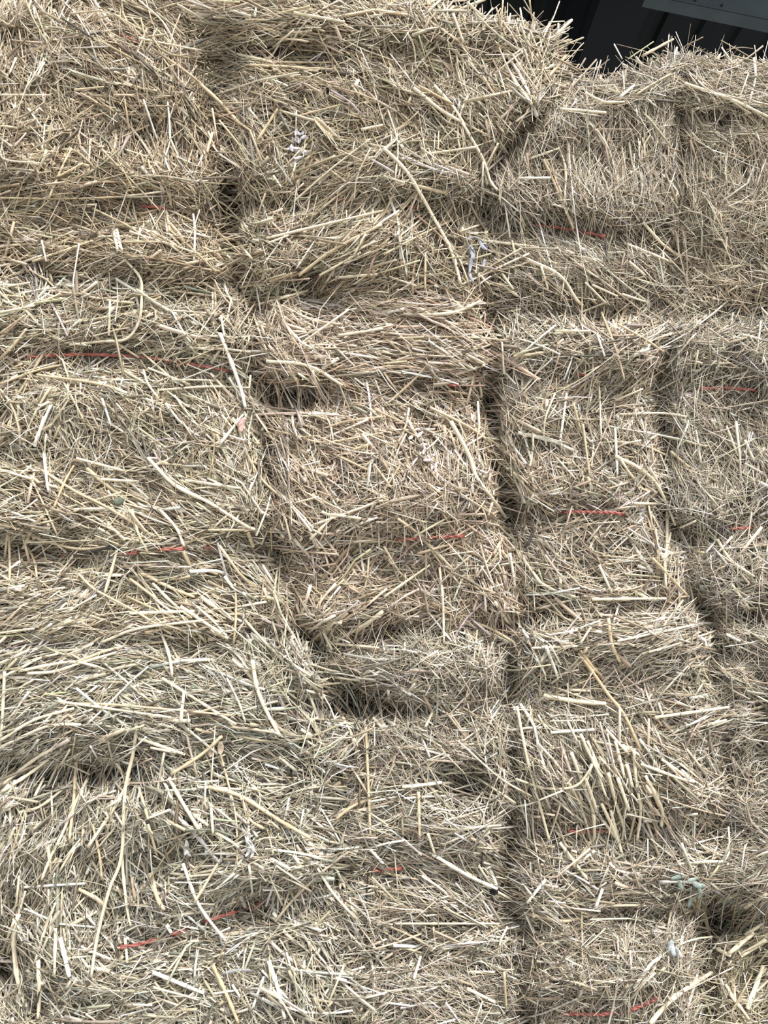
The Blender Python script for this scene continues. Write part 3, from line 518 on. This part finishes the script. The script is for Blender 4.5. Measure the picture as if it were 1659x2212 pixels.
# ------------------------------------------------------------------ single stalks one can follow with the eye, traced on the photo
# each block: origin and scale of the crop it was measured in; each entry: width, tone, x,y x,y ...
TONE = {'p': (.78, .68, .49), 't': (.60, .48, .31), 'w': (.88, .83, .71), 'o': (.60, .46, .28), 'd': (.055, .048, .04), 'g': (.42, .40, .37), 'b': (.33, .25, .17), 'e': (.50, .50, .28), 'v': (.45, .34, .36)}
TRACED = [
(0, 0, """5p 0,410 220,412;4t 320,388 450,375;5t 210,860 265,730 310,640;5o 240,770 360,705;4t 440,645 560,770 690,910;4w 620,430 680,605;4t 0,855 300,858 640,845;4p 520,850 700,828;3g 770,695 850,790 930,910 975,985;4w 725,440 735,600 715,680 735,745;4p 600,165 800,205 970,235;4t 490,60 640,145;4p 600,0 700,90 760,190;4t 300,60 430,45;5t 910,360 1060,300;6t 660,210 790,300 880,370;6p 1180,760 1215,810;6o 1110,610 1200,470;4p 1270,870 1430,730 1600,600;4t 1100,270 1450,270;4t 1250,210 1650,250;6w 1100,70 1110,20;5p 1180,205 1270,130;6p 1270,55 1490,95;4t 1370,120 1400,190 1480,310;3t 1550,0 1640,160;4p 1530,860 1545,760 1600,640;8p 1005,870 1060,1000;5g 970,850 990,960 1015,1060;4p 955,640 970,800 1000,1000;5t 1080,280 1440,300;4v 1430,390 1510,440 1560,490;4d 270,80 400,165;4d 700,340 840,395;5p 70,250 40,320;5w 190,270 160,330;4p 0,650 25,690 175,705;4t 1290,500 1480,450;6p 1560,560 1655,540"""),
(829, 0, """7p 130,380 240,470 340,530;6p 220,370 300,460 350,540;5t 340,530 450,585;7p 530,290 580,370 640,450;6t 690,690 740,800 820,990;5p 745,600 785,730 780,880;5w 580,770 720,768;4p 920,560 970,640 1000,740;6p 360,10 430,75;3w 995,190 1030,255;3e 1055,255 1165,180;3w 1225,245 1232,150;4o 630,0 640,80;4o 515,0 505,130;5w 1600,250 1605,340 1580,440;6p 760,470 960,487;4t 620,300 760,310;4p 100,140 130,200 140,300;4e 150,150 180,250;5p 560,940 590,970 610,1060;6p 1120,960 1200,1050 1290,1115;5p 160,670 400,635;5p 0,760 90,790;7t 130,800 270,835;5p 620,690 760,640;2b 1480,215 1540,205 1595,210;3p 715,95 780,92;3p 740,150 805,115;5t 1090,410 1150,370 1240,320;6p 300,60 345,185;6t 1120,240 1250,170;3g 1490,390 1510,430 1522,500;3b 1310,195 1380,160;4t 1420,420 1470,500;6p 870,400 950,440 1040,440;7w 1020,420 1080,370;4p 20,480 60,620 50,770;4w 430,700 420,890;5o 150,370 300,450"""),
(0, 400, """5w 835,125 842,200 838,325;6p 545,325 605,400 612,480 600,590 545,665 440,675 300,690;5t 400,100 560,180 640,240;5t 530,245 700,245;5p 560,200 870,300;5p 590,450 690,520;6t 800,340 1040,295;6p 1100,520 1330,455;7p 1220,590 1300,680 1370,750;4w 740,540 790,630 825,680;6t 500,680 600,745;5p 620,800 640,860 685,920;4p 610,720 760,850;6t 160,820 380,850 510,880;5t 0,860 160,800 300,770;6t 0,750 60,690 115,620;5p 690,885 900,870 1080,875;3w 760,850 1000,760 1180,720;5p 0,550 150,520;4e 150,510 280,490;7p 1150,760 1330,780 1480,865;7p 1170,840 1270,930;5p 1350,800 1370,870 1410,940;6p 1450,400 1630,385;6p 1460,650 1655,620;5p 1220,520 1340,580 1480,620;6p 1150,230 1400,170 1655,110;7t 1290,390 1440,280 1650,170;5p 1380,390 1560,290;5p 1530,300 1580,210;7w 150,1119 180,1040 220,950;5w 440,920 480,1040;6w 950,1119 1050,990;4p 1360,940 1420,1020 1440,1100;5t 1655,1000 1500,1020 1400,1050;5p 640,790 820,860;4w 180,240 200,330;4p 20,440 130,420;5t 140,330 400,240;5p 1160,250 1250,215;3w 1140,340 1250,190;3w 1280,360 1400,180;5p 470,650 475,500;4t 0,640 110,560"""),
(829, 400, """6p 430,240 670,268;7p 620,320 760,390 830,490 860,520;5p 680,350 710,450;6t 1120,160 1200,250 1290,320;7p 500,420 580,480;6p 510,380 560,450;6t 560,740 700,722;6p 740,630 890,630;7p 160,560 300,550 420,500;5t 1010,600 1120,660 1210,720;5w 920,640 955,740;4t 0,770 100,760;4t 60,660 300,655 540,670;5t 10,950 120,850 180,785;5t 180,290 178,450;7w 580,1068 720,1105;6t 200,960 360,1040 460,1110;6p 1040,250 1250,335;5p 850,550 950,510;6p 1060,330 1130,390;5o 820,940 850,1060;4p 930,850 940,1090;4p 1180,890 1290,830;5p 1000,930 1120,880;5p 870,420 960,510;5p 900,430 1010,480;5p 1030,470 1150,510;4p 740,900 700,1000 690,1090;5w 760,1119 790,900;5p 1010,990 1200,985 1310,1000;4p 1340,650 1220,790;4g 1230,770 1350,640;5p 590,130 610,200;4p 330,200 480,150;5t 0,300 150,220 300,150;4w 60,200 100,390"""),
(0, 900, """6w 190,160 200,260 210,325;7w 150,130 190,0;5t 40,510 42,680 35,770;6t 1060,150 1130,270 1230,360;6p 800,275 1040,310;6p 420,270 600,280;6p 330,180 540,235;5o 230,400 280,280 320,210;6t 180,230 320,320 460,390 640,500;6p 680,390 760,480 795,560;5t 570,400 600,510 640,590;5p 320,400 490,395;7t 100,570 150,470 185,430;5t 120,560 150,630 160,705;5g 160,580 240,610;5t 340,680 400,740 470,780 600,850 740,940;7t 600,670 740,740 840,780;7w 820,670 920,665 980,680;5g 940,545 965,640 990,720;6w 970,690 1010,740 1060,770 1100,840;8p 870,780 1010,880;7p 780,820 960,940;6p 450,770 480,670 505,580;6t 140,520 330,570 480,560;5t 0,465 130,500;6p 700,940 730,1030 745,1119;5t 1010,980 1020,840 1015,720;6p 440,975 600,915 880,880;6t 330,1060 500,1000 720,970;5p 0,935 150,915;4t 1170,480 1175,600;8t 1070,500 1095,565;6p 1340,530 1450,420;6w 1390,410 1450,440;6p 1400,420 1560,440;3t 1220,590 1450,550 1655,540;5p 1320,480 1655,360;9p 1540,930 1655,840;7p 1410,990 1655,850;6p 1440,980 1640,1000;3w 1160,110 1120,220 1090,300;3w 1190,140 1220,240;3w 1180,130 1180,260;3w 1200,140 1240,280;3w 1185,120 1140,290;3w 1195,130 1260,260;4t 1280,80 1400,110 1655,70;6p 0,230 140,270;6p 660,720 740,800 830,870;6t 560,700 680,790;6p 560,850 840,840;5e 0,950 120,940;6p 80,1100 300,1060 420,1080;5t 900,490 1090,490"""),
(829, 900, """7w 580,70 700,95 820,145;7p 540,460 570,560 650,680 680,720;6w 545,590 570,760 590,950;5t 560,240 640,330 730,390;4w 520,380 590,385;4p 1150,220 1230,360;6p 1080,375 1235,378;3w 970,40 1330,110 1335,170;5p 240,650 255,790 260,980;5t 130,520 190,550 300,660;4t 150,500 250,640;6p 930,640 985,760;6t 1250,480 1330,570 1390,590;5p 1220,740 1215,620 1240,500;6t 1160,610 1310,770;6p 900,790 1220,785;5p 660,830 820,790;6p 800,850 1000,860;7t 970,870 985,980 1020,1060;7p 480,800 540,890 580,910;6t 400,890 470,920 580,985;7w 700,990 750,1119;4w 600,920 700,1119;5p 640,1000 860,990;5p 850,980 900,900;6o 850,1010 900,1080 940,1119;5p 1010,970 1200,930 1340,900;6w 1480,940 1540,970;5w 1420,990 1455,1040;6p 1440,530 1500,620 1600,690;5p 1280,480 1350,450;5t 60,440 200,540;5t 0,560 60,660;5p 0,780 200,640;6w 560,250 610,370;5w 640,200 600,60;4p 740,170 830,270;6t 1240,150 1320,220;6p 1560,100 1600,190;5p 1480,40 1530,170;4w 1370,200 1350,60;6p 1540,800 1590,860;6p 1500,720 1580,830;5w 1000,50 1010,250;5t 860,30 890,260;4w 300,980 190,840;5p 600,960 680,870"""),
(0, 1400, """6p 380,560 330,660 270,800 220,900 180,1000;4w 375,330 470,240 560,150 640,80;4p 980,130 1030,230 1060,320;6p 700,130 860,230 1020,330;7p 780,320 795,190;7t 740,545 870,460 960,380;6p 600,390 800,460;4t 950,450 985,580 1020,740 1025,950;8g 735,700 840,800 950,930;7p 730,560 790,670 870,800;8t 900,600 1040,640 1200,740 1340,820;6p 910,670 920,800;8t 650,970 680,1080 710,1130;5t 640,760 680,900;6p 530,800 530,950 550,1130 565,1200;7t 330,480 320,640 300,830;9p 80,1150 60,1270 80,1450 130,1580;8p 165,1350 170,1480 165,1600;5p 150,1360 200,1200 240,1100;8w 260,1250 300,1420;6p 240,1210 235,1415;6p 0,1340 60,1180;6p 20,100 10,300 0,430;7w 660,1400 880,1490;7o 920,1370 980,1500 1030,1620;8w 1160,1350 1200,1470 1230,1600;5p 1370,950 1440,1060 1540,1170;6t 1580,340 1590,560 1600,810;5t 300,240 500,245 1000,290;5p 250,230 740,300;6p 0,400 150,310 320,260;6p 0,430 200,340 350,330;7p 0,600 150,480 240,430;7p 10,620 130,540 210,480;6p 150,640 190,560;6p 120,110 240,100 360,60 500,20;5p 0,130 180,40;6p 80,710 180,680 330,560;6t 1450,740 1530,680 1655,630;7t 340,1040 440,1100 480,1180;7w 720,1195 740,1230;6p 1450,240 1540,410;6p 1300,350 1430,440;6w 1600,870 1655,930;6p 540,1250 550,1360;7p 560,560 500,680 380,860;6p 320,860 260,960;6t 1040,640 1080,740 1140,780;6t 600,600 640,740;5p 30,1320 110,1050;4e 190,200 300,190;6p 840,1100 960,900;5p 800,1300 720,1400;5w 1090,1560 1140,1420;6p 760,450 650,430;5p 850,600 1040,610;5t 440,1000 430,900 400,760"""),
(829, 1400, """9p 690,205 830,230 960,240;6p 800,180 890,185;6w 720,365 910,352;6w 590,240 650,340 670,450;6p 575,250 610,430 650,590 680,700 715,830;5p 570,565 700,605 830,595 900,510;6p 1170,300 1350,275 1490,255;7p 850,370 890,460 940,560;7p 810,450 850,560 900,690 910,800 900,840;5p 900,470 960,640;7p 940,670 1000,800 1030,890;6p 980,700 1020,850;6p 1080,440 1090,580 1110,700 1095,830;7p 1030,420 1120,470;7p 1130,550 1200,690 1200,770;6p 1200,480 1340,580;6p 1110,500 1270,560 1340,578;6p 960,350 1060,460;6t 1150,600 1240,780;6p 80,600 300,580;6t 150,620 155,820;6p 190,800 220,890;5p 390,550 570,670;5p 280,930 400,990;5p 300,950 560,1090;3w 520,1030 550,960 610,940;4t 0,970 150,1000;5w 610,1140 650,1240;6t 640,1150 770,1180 870,1160 920,1155;7w 915,1120 945,1040;3o 855,1130 858,1350;4p 50,1190 500,1190;9t 1380,1110 1410,1270 1430,1400 1440,1450;9p 1570,1560 1640,1370;9p 1540,1330 1655,1260;5t 520,1400 530,1560;6p 360,1400 480,1400;6w 130,1430 160,1330;6p 360,1470 480,1530;5p 600,1500 690,1550;6w 1080,1470 1150,1370 1190,1340;6p 760,840 880,1000;7p 1010,560 1060,700;7p 970,540 1000,660 1040,780;7p 1050,500 1075,600;6p 880,400 930,520;6p 1000,400 1040,560;5t 1090,700 1060,830;7p 870,560 920,700;8p 1560,1120 1655,1060;8p 1490,1320 1600,1230;8p 1600,1440 1655,1380;7p 1560,1240 1640,1190;8p 1440,1300 1500,1330;6e 1340,1080 1400,1200;5e 1370,1470 1420,1600;7p 1440,1100 1530,1060;5p 900,500 870,600;5t 170,200 220,290;6w 20,180 25,250;6p 180,340 210,280;5p 1400,330 1480,310;6w 700,1000 620,1100;6w 250,580 100,600"""),
]
LOOSE = [  # long stalks lying free across the bales: width, tone, photo pixels, label
(8, 'p', [(829, 320), (874, 365), (909, 420), (934, 465), (974, 540), (995, 612)], 'longest pale straw stalk running down the top centre bale, past its twine groove'),
(6, 'p', [(999, 265), (1044, 345), (1059, 390), (1074, 410)], 'pale bent straw stalk hanging on the right flank of the top centre bale'),
(7.5, 'p', [(320, 990), (380, 1050), (450, 1085), (530, 1135), (555, 1145)], 'thick pale stalk slanting down to the seam beside the middle bale'),
(8, 'w', [(475, 720), (495, 770), (520, 840), (530, 880)], 'whitish straw stalk crossing the right end of the long red twine'),
(9, 'p', [(974, 910), (1014, 985), (1029, 1030), (1069, 1085), (1094, 1120)], 'long pale stalk leading into the dark notch between second and third columns'),
(7, 'p', [(1329, 985), (1379, 1010), (1414, 1040), (1439, 1085), (1459, 1135)], 'arched golden stalk at the seam left of the rightmost column'),
(7, 'p', [(295, 1570), (288, 1625), (270, 1710), (262, 1850), (235, 1925), (210, 2025), (197, 2110)], 'longest upright pale stalk on the bottom left bale, crossing its twine'),
(8, 'p', [(545, 1425), (555, 1485), (575, 1535), (605, 1590)], 'pale stalk falling over the ledge at the top of the bottom left bale'),
(6, 'w', [(395, 1865), (430, 1955), (487, 2032)], 'whitish stalk pointing across the red twine of the bottom left bale'),
(7, 'o', [(1249, 1410), (1279, 1450), (1314, 1500), (1349, 1545), (1384, 1620)], 'long golden stalk slanting above the hanging sheaf of straws'),
(6.5, 'w', [(934, 1845), (1009, 1890), (1074, 1920)], 'whitish stalk slanting down to the black clod in the seam'),
(9, 'p', [(1404, 2211), (1444, 2165), (1490, 2130), (1539, 2100)], 'thick pale stalk rising from the bright bent twine towards the dark hole'),
(4, 'p', [(1149, 1720), (1080, 1680), (989, 1600), (1000, 1606)][:3], 'thin pale stalk slanting across the seam below the centre bale pit'),
(5, 't', [(1299, 675), (1329, 750), (1349, 820)], 'thin upright stalk crossing the short twine glimpse in the third column'),
(6, 'p', [(1479, 180), (1579, 215), (1659, 252)], 'long pale stalk slanting under the crest of the rightmost column'),
(8, 't', [(425, 175), (480, 225), (518, 268)], 'tan stalk lying along the rounded shoulder of the leftmost top bale'),
(6, 'd', [(1138, 1180), (1157, 1140)], 'short dark twig below the notch between second and third columns'),
(6, 'd', [(160, 1200), (200, 1190), (245, 1180)], 'dark grey twig lying along the twine groove at far left'),
(4, 'd', [(1309, 525), (1312, 565)], 'short black twig standing under the third column twine'),
(5, 'g', [(1524, 1195), (1549, 1165)], 'short blue grey twig at the seam in front of the rightmost column'),
]
def which(x, y):
    for k, b in BALES.items():
        if k == 'B': continue
        if b['xl'](y) <= x < b['xr'](y) and b['yt'](x) <= y < b['yb'](x): return k
    best = None
    for k, b in BALES.items():
        if k == 'B': continue
        if b['xl'](y) - 40 <= x < b['xr'](y) + 40 and b['yt'](x) - 160 <= y < b['yb'](x): best = k
    return best or 'B'

def spline(pts, n):
    p = np.array(pts, float)
    if len(p) == 2: return p[0] + (p[1] - p[0]) * np.linspace(0, 1, n)[:, None]
    e = np.concatenate([[2 * p[0] - p[1]], p, [2 * p[-1] - p[-2]]]); out = []
    for u in np.linspace(0, len(p) - 1 - 1e-6, n):
        i = int(u); t = u - i; a, b_, c, d_ = e[i:i + 4]
        out.append(.5 * (2 * b_ + (c - a) * t + (2 * a - 5 * b_ + 4 * c - d_) * t * t + (3 * b_ - a - 3 * c + d_) * t ** 3))
    return np.array(out)

def face_depth(xs, ys):
    """depth of the hay under a traced path, taking for each point the bale it lies on"""
    out = np.zeros(len(xs)); last = None
    ks = [which(x, y) for x, y in zip(xs, ys)]
    for k in set(ks):
        q = np.array([kk == k for kk in ks]); out[q] = surf(BALES[k], xs[q], np.maximum(ys[q], BALES[k]['yt'](xs[q]) + 12), True)
    return out

def stalk(pts, width, tone, rng, lift=.014):
    L = float(np.sum(np.hypot(*np.diff(np.array(pts, float), axis=0).T))); n = int(np.clip(L / 9, 6, 40))
    p = spline(pts, n); d = face_depth(p[:, 0], p[:, 1])
    w = max(3, int(n * .45)) | 1
    sm = np.convolve(np.pad(d, w // 2, 'edge'), np.ones(w) / w, 'valid')
    t = np.linspace(0, 1, n)
    lin = np.polyval(np.polyfit(t, d, 1), t)
    dep = np.maximum(.5 * sm + .5 * lin, np.maximum(d - .006, sm - .003)) + lift
    dep = np.convolve(np.pad(dep, 2, 'edge'), np.ones(5) / 5, 'valid')
    P = at(p[:, 0], p[:, 1], -dep)
    r = width * MPP / 2
    taper = 1.05 - .2 * t
    for q in (rng.uniform(.2, .45), rng.uniform(.55, .9)):          # stem nodes
        if L > 70 and width > 3.5: taper = taper + .35 * np.exp(-((t - q) * L / 5) ** 2)
    V, f, s = tubes(P[None], np.array([r]), 7, None, taper=taper)
    c = np.array(TONE[tone]) * rng.normal(1, .07)
    col = np.repeat(np.clip(c * (1 + .10 * noise(t * 9, t * 0 + rng.uniform(0, 99), 1.0)[:, None]), .01, .92), 7, 0)
    return V, f, s, col

rng = np.random.default_rng(55)
for ox, oy, text in TRACED:
    for item in text.split(';'):
        head, *pts = item.split()
        pts = [tuple(float(v) for v in q.split(',')) for q in pts]
        pts = [(ox + x / 2, oy + y / 2) for x, y in pts]
        xm = sum(p[0] for p in pts) / len(pts); ym = sum(p[1] for p in pts) / len(pts)
        V, f, s, col = stalk(pts, float(head[:-1]), head[-1], rng)
        mesh_obj('straw_stalk', V, f, s, M_STRAW, parent=ROOTS[which(xm, ym)], col=col)
for width, tone, pts, label in LOOSE:
    V, f, s, col = stalk(pts, width, tone, rng, lift=.017)
    o = mesh_obj('twig' if tone in 'dg' else 'straw_stalk', V, f, s, M_STRAW, col=col)
    tag(o, label, 'twig' if tone in 'dg' else 'straw')

# ------------------------------------------------------------------ weeds, leaves and ears caught in the hay
def blade(p0, p1, width, bend=.15, curl=.6, fold=.25, k=9, lift=.012, tip=.1, base=.35):
    """a real leaf: curved along its length, folded along its midrib, with thickness"""
    p0, p1 = np.array(p0, float), np.array(p1, float); t = np.linspace(0, 1, k)
    ax = p1 - p0; nx_ = np.array([-ax[1], ax[0]])
    c = p0 + ax * t[:, None] + nx_ * (bend * 4 * t * (1 - t))[:, None]
    w = width * np.clip(np.sin(np.pi * (t * (1 - base * .5) + base * .3)) ** .8, tip, 1)
    tg = np.gradient(c, axis=0); tg /= np.linalg.norm(tg, axis=1, keepdims=True); nn = np.stack([-tg[:, 1], tg[:, 0]], 1)
    d0 = face_depth(c[:, 0], c[:, 1]); d0 = np.full(k, d0.mean()) * .7 + d0 * .3
    rows = []
    for side, dz in ((-1, 0), (-.5, fold * .6), (0, fold), (.5, fold * .6), (1, 0)):
        q = c + nn * (w * .5 * side)[:, None]
        rows.append(at(q[:, 0], q[:, 1], -(d0 + lift + (dz * w * .5 + curl * width * (t - .5) ** 2 * 2 * (1 if side < 0 else .6)) * MPP)))
    G = np.stack(rows, 1); th = np.array([0, .0007, 0]); n = 5
    V = np.concatenate([G.reshape(-1, 3), (G + th).reshape(-1, 3)]); m = k * n; f, s = [], []
    for i in range(k - 1):
        for j in range(n - 1):
            a = i * n + j; f += [a, a + 1, a + n + 1, a + n, m + a, m + a + n, m + a + n + 1, m + a + 1]; s += [4, 4]
    rim = [j for j in range(n)] + [i * n + n - 1 for i in range(1, k)] + [(k - 1) * n + j for j in range(n - 2, -1, -1)] + [i * n for i in range(k - 2, 0, -1)]
    for a, b_ in zip(rim, rim[1:] + rim[:1]): f += [a, m + a, m + b_, b_]; s.append(4)
    return V, f, s
def tinted(V, c, rng, amt=.12):
    return np.clip(np.array(c) * (1 + amt * rng.normal(size=(len(V), 1))), .01, .92)

def plant(name, label, cat, stems, leaves, rng, extra=()):
    """a sprig: stems (pts, width, colour) and leaves (p0, p1, width, colour)"""
    allp = np.array([q for st in stems for q in st[0]] + [q for lf in leaves for q in lf[:2]], float); c = allp.mean(0)
    root = empty(name, at(c[0], c[1], 0.0)); tag(root, label, cat)
    for pts, w, colr in stems:
        V, f, s, _ = stalk(pts, w, 'g', rng, .012); mesh_obj('stem', V, f, s, M_STRAW, parent=root, col=tinted(V, colr, rng, .05))
    for p0, p1, w, colr in leaves:
        V, f, s = blade(p0, p1, w, bend=rng.uniform(-.2, .2), curl=rng.uniform(.3, 1.0), lift=rng.uniform(.014, .02))
        mesh_obj('leaf', V, f, s, M_LEAF, parent=root, col=tinted(V, colr, rng))
    return root
SAGE, BLUEG, PINKL, GREYL, TANL = (.30, .36, .31), (.36, .37, .42), (.56, .34, .30), (.50, .48, .46), (.50, .40, .29)
plant('dried_weed', 'grey green dried weed sprig draped above the dark hole at lower right', 'weed',
      [([(1428, 1905), (1470, 1905), (1510, 1908), (1540, 1922), (1565, 1935)], 6, (.44, .42, .38)), ([(1493, 1915), (1490, 1940), (1490, 1950)], 4, (.3, .34, .3))],
      [((1450, 1899), (1478, 1896), 9, SAGE), ((1468, 1902), (1478, 1920), 9, SAGE), ((1485, 1903), (1507, 1898), 9, SAGE), ((1497, 1908), (1523, 1913), 11, SAGE), ((1505, 1912), (1508, 1942), 8, SAGE), ((1492, 1938), (1487, 1962), 8, SAGE),
       ((1535, 1910), (1548, 1908), 7, SAGE), ((1563, 1932), (1590, 1947), 10, SAGE), ((1566, 1934), (1575, 1950), 7, SAGE), ((1425, 1905), (1440, 1903), 9, GREYL), ((1543, 1918), (1556, 1932), 9, GREYL)], rng)
plant('dried_leaf', 'curled blue grey leaf hanging in the lower right gap, below the weed sprig', 'leaf', [([(1457, 1990), (1453, 2015), (1456, 2035)], 3, (.42, .40, .38))],
      [((1452, 2032), (1460, 2066), 15, (.38, .41, .41)), ((1460, 2045), (1474, 2070), 10, GREYL)], rng)
plant('dried_leaf', 'long curled blue grey leaf at the upper seam right of the centre column', 'leaf', [([(1005, 520), (1020, 512), (1040, 518), (1053, 535)], 5, (.34, .34, .37))],
      [((1010, 528), (1022, 560), 11, BLUEG), ((1020, 552), (1014, 590), 8, BLUEG), ((1013, 585), (1024, 610), 6, BLUEG), ((1036, 520), (1054, 540), 8, BLUEG), ((1048, 560), (1046, 580), 7, BLUEG)], rng)
plant('dried_leaf', 'dull pink leaf on the leftmost column below its long red twine', 'leaf', [], [((531, 902), (521, 934), 13, PINKL)], rng)
plant('dried_leaf', 'pair of rounded brown leaves near the ledge of the bottom left bale', 'leaf', [([(440, 1640), (462, 1606), (475, 1590)], 3, TANL)], [((447, 1612), (453, 1636), 13, TANL), ((476, 1604), (474, 1630), 14, TANL)], rng)
plant('dried_leaf', 'pale shredded leaf at the middle of the bottom left bale, left of two', 'leaf', [([(402, 1800), (403, 1822)], 3, GREYL)], [((402, 1815), (398, 1848), 10, (.62, .60, .56)), ((404, 1818), (412, 1850), 9, (.62, .60, .56)), ((403, 1830), (406, 1852), 7, GREYL)], rng)
plant('dried_leaf', 'pale shredded leaf at the middle of the bottom left bale, right of two', 'leaf', [([(536, 1770), (538, 1812)], 4, GREYL)], [((538, 1790), (533, 1825), 9, (.62, .60, .56)), ((538, 1815), (530, 1850), 10, (.6, .58, .55)), ((540, 1818), (541, 1854), 8, GREYL)], rng)
plant('dried_leaf', 'dark olive leaf lying under straws at the far left middle', 'leaf', [], [((246, 1086), (268, 1080), 17, (.13, .15, .11))], rng)
plant('dried_leaf', 'flat grey leaf beside the bottom left bale base, near the lower seam', 'leaf', [], [((480, 2105), (545, 2098), 9, (.34, .33, .32))], rng)
for nm, lab, pts in (('dried_flower', 'pinkish dried flower head in the centre of the middle bale', [(905, 940), (918, 965), (928, 990), (945, 1015)]),
                     ('dried_flower', 'whitish dried flower tuft beside the top of the left seam, under the shoulder', [(645, 292), (638, 310), (646, 330)])):
    lv = []
    for q in range(16):
        a = pts[q % len(pts)]; an = rng.uniform(0, 6.28); l = rng.uniform(8, 20); st = (a[0] + rng.normal(0, 7), a[1] + rng.normal(0, 7))
        lv.append((st, (st[0] + math.cos(an) * l, st[1] + math.sin(an) * l), rng.uniform(4, 8), (.62, .50, .49) if 'pink' in lab else (.62, .58, .60)))
    plant(nm, lab, 'flower', [(pts, 3, (.5, .42, .4))], lv, rng)
def ear(label, p0, p1, colr, n=9, awn=26):
    p0, p1 = np.array(p0, float), np.array(p1, float); ax = p1 - p0; L = np.hypot(*ax); ax /= L; nn = np.array([-ax[1], ax[0]])
    root = empty('grass_ear', at(*(p0 + p1) / 2, 0.0)); tag(root, label, 'ear')
    V, f, s, _ = stalk([tuple(p0 - ax * 30), tuple(p0), tuple(p1)], 3, 't', rng, .012); mesh_obj('stem', V, f, s, M_STRAW, parent=root, col=tinted(V, colr, rng, .05))
    gr, aw = [], []
    for q in range(n):
        for sd in (-1, 1):
            c = p0 + ax * L * q / (n - 1); g1 = c + ax * 13 + nn * sd * 5.5
            gr.append(blade(c, g1, 6, bend=sd * .1, curl=.2, fold=.6, k=5, lift=.015))
            if awn: P = at(*np.linspace(g1, g1 + ax * awn + nn * sd * rng.uniform(2, 9), 4).T, -(face_depth(np.full(4, g1[0]), np.full(4, g1[1])) + .018)); aw.append(tubes(P[None], np.array([.0004]), 3, None, taper=np.array([1, .8, .6, .3])))
    V, f, s = join(gr); mesh_obj('husk', V, f, s, M_LEAF, parent=root, col=tinted(V, colr, rng, .1))
    if aw: V, f, s = join(aw); mesh_obj('awn', V, f, s, M_STRAW, parent=root, col=tinted(V, (.8, .72, .58), rng, .05))
ear('bristly straw coloured grass ear in the upper part of the top centre bale', (680, 255), (715, 290), (.62, .50, .33))
ear('narrow grass ear hanging at the seam beside the lower centre bale', (733, 1876), (738, 1908), (.62, .54, .40), 6, 0)
ear('pale grass ear lying on the leftmost column below the first twine groove', (246, 488), (256, 530), (.72, .65, .50), 7, 0)
def clod(name, label, cat, px, py, r, colr, mat):
    n1, n2 = 14, 9; d = float(face_depth(np.array([px]), np.array([py]))[0]); c = at(px, py, -(d + .008)); V = []
    for i in range(n2):
        for j in range(n1):
            th, ph = math.pi * (i + .5) / n2, 2 * math.pi * j / n1; q = np.array([math.sin(th) * math.cos(ph), .7 * math.sin(th) * math.sin(ph), math.cos(th)])
            V.append(c + q * r * MPP * (1 + 1.1 * float(noise(q[0] * 2 + px, q[2] * 2 + q[1], .7, 3))))
    f, s = [], []
    for i in range(n2 - 1):
        for j in range(n1): f += [i * n1 + j, i * n1 + (j + 1) % n1, (i + 1) * n1 + (j + 1) % n1, (i + 1) * n1 + j]; s.append(4)
    f += list(range(n1 - 1, -1, -1)) + list(range((n2 - 1) * n1, n2 * n1)); s += [n1, n1]
    o = mesh_obj(name, np.array(V), f, s, mat, col=tinted(np.array(V), colr, rng, .2)); tag(o, label, cat)
clod('soil_clod', 'small black clod caught in the lower seam right of the centre column', 'clod', 1066, 1925, 9, (.02, .02, .02), M_LEAF)
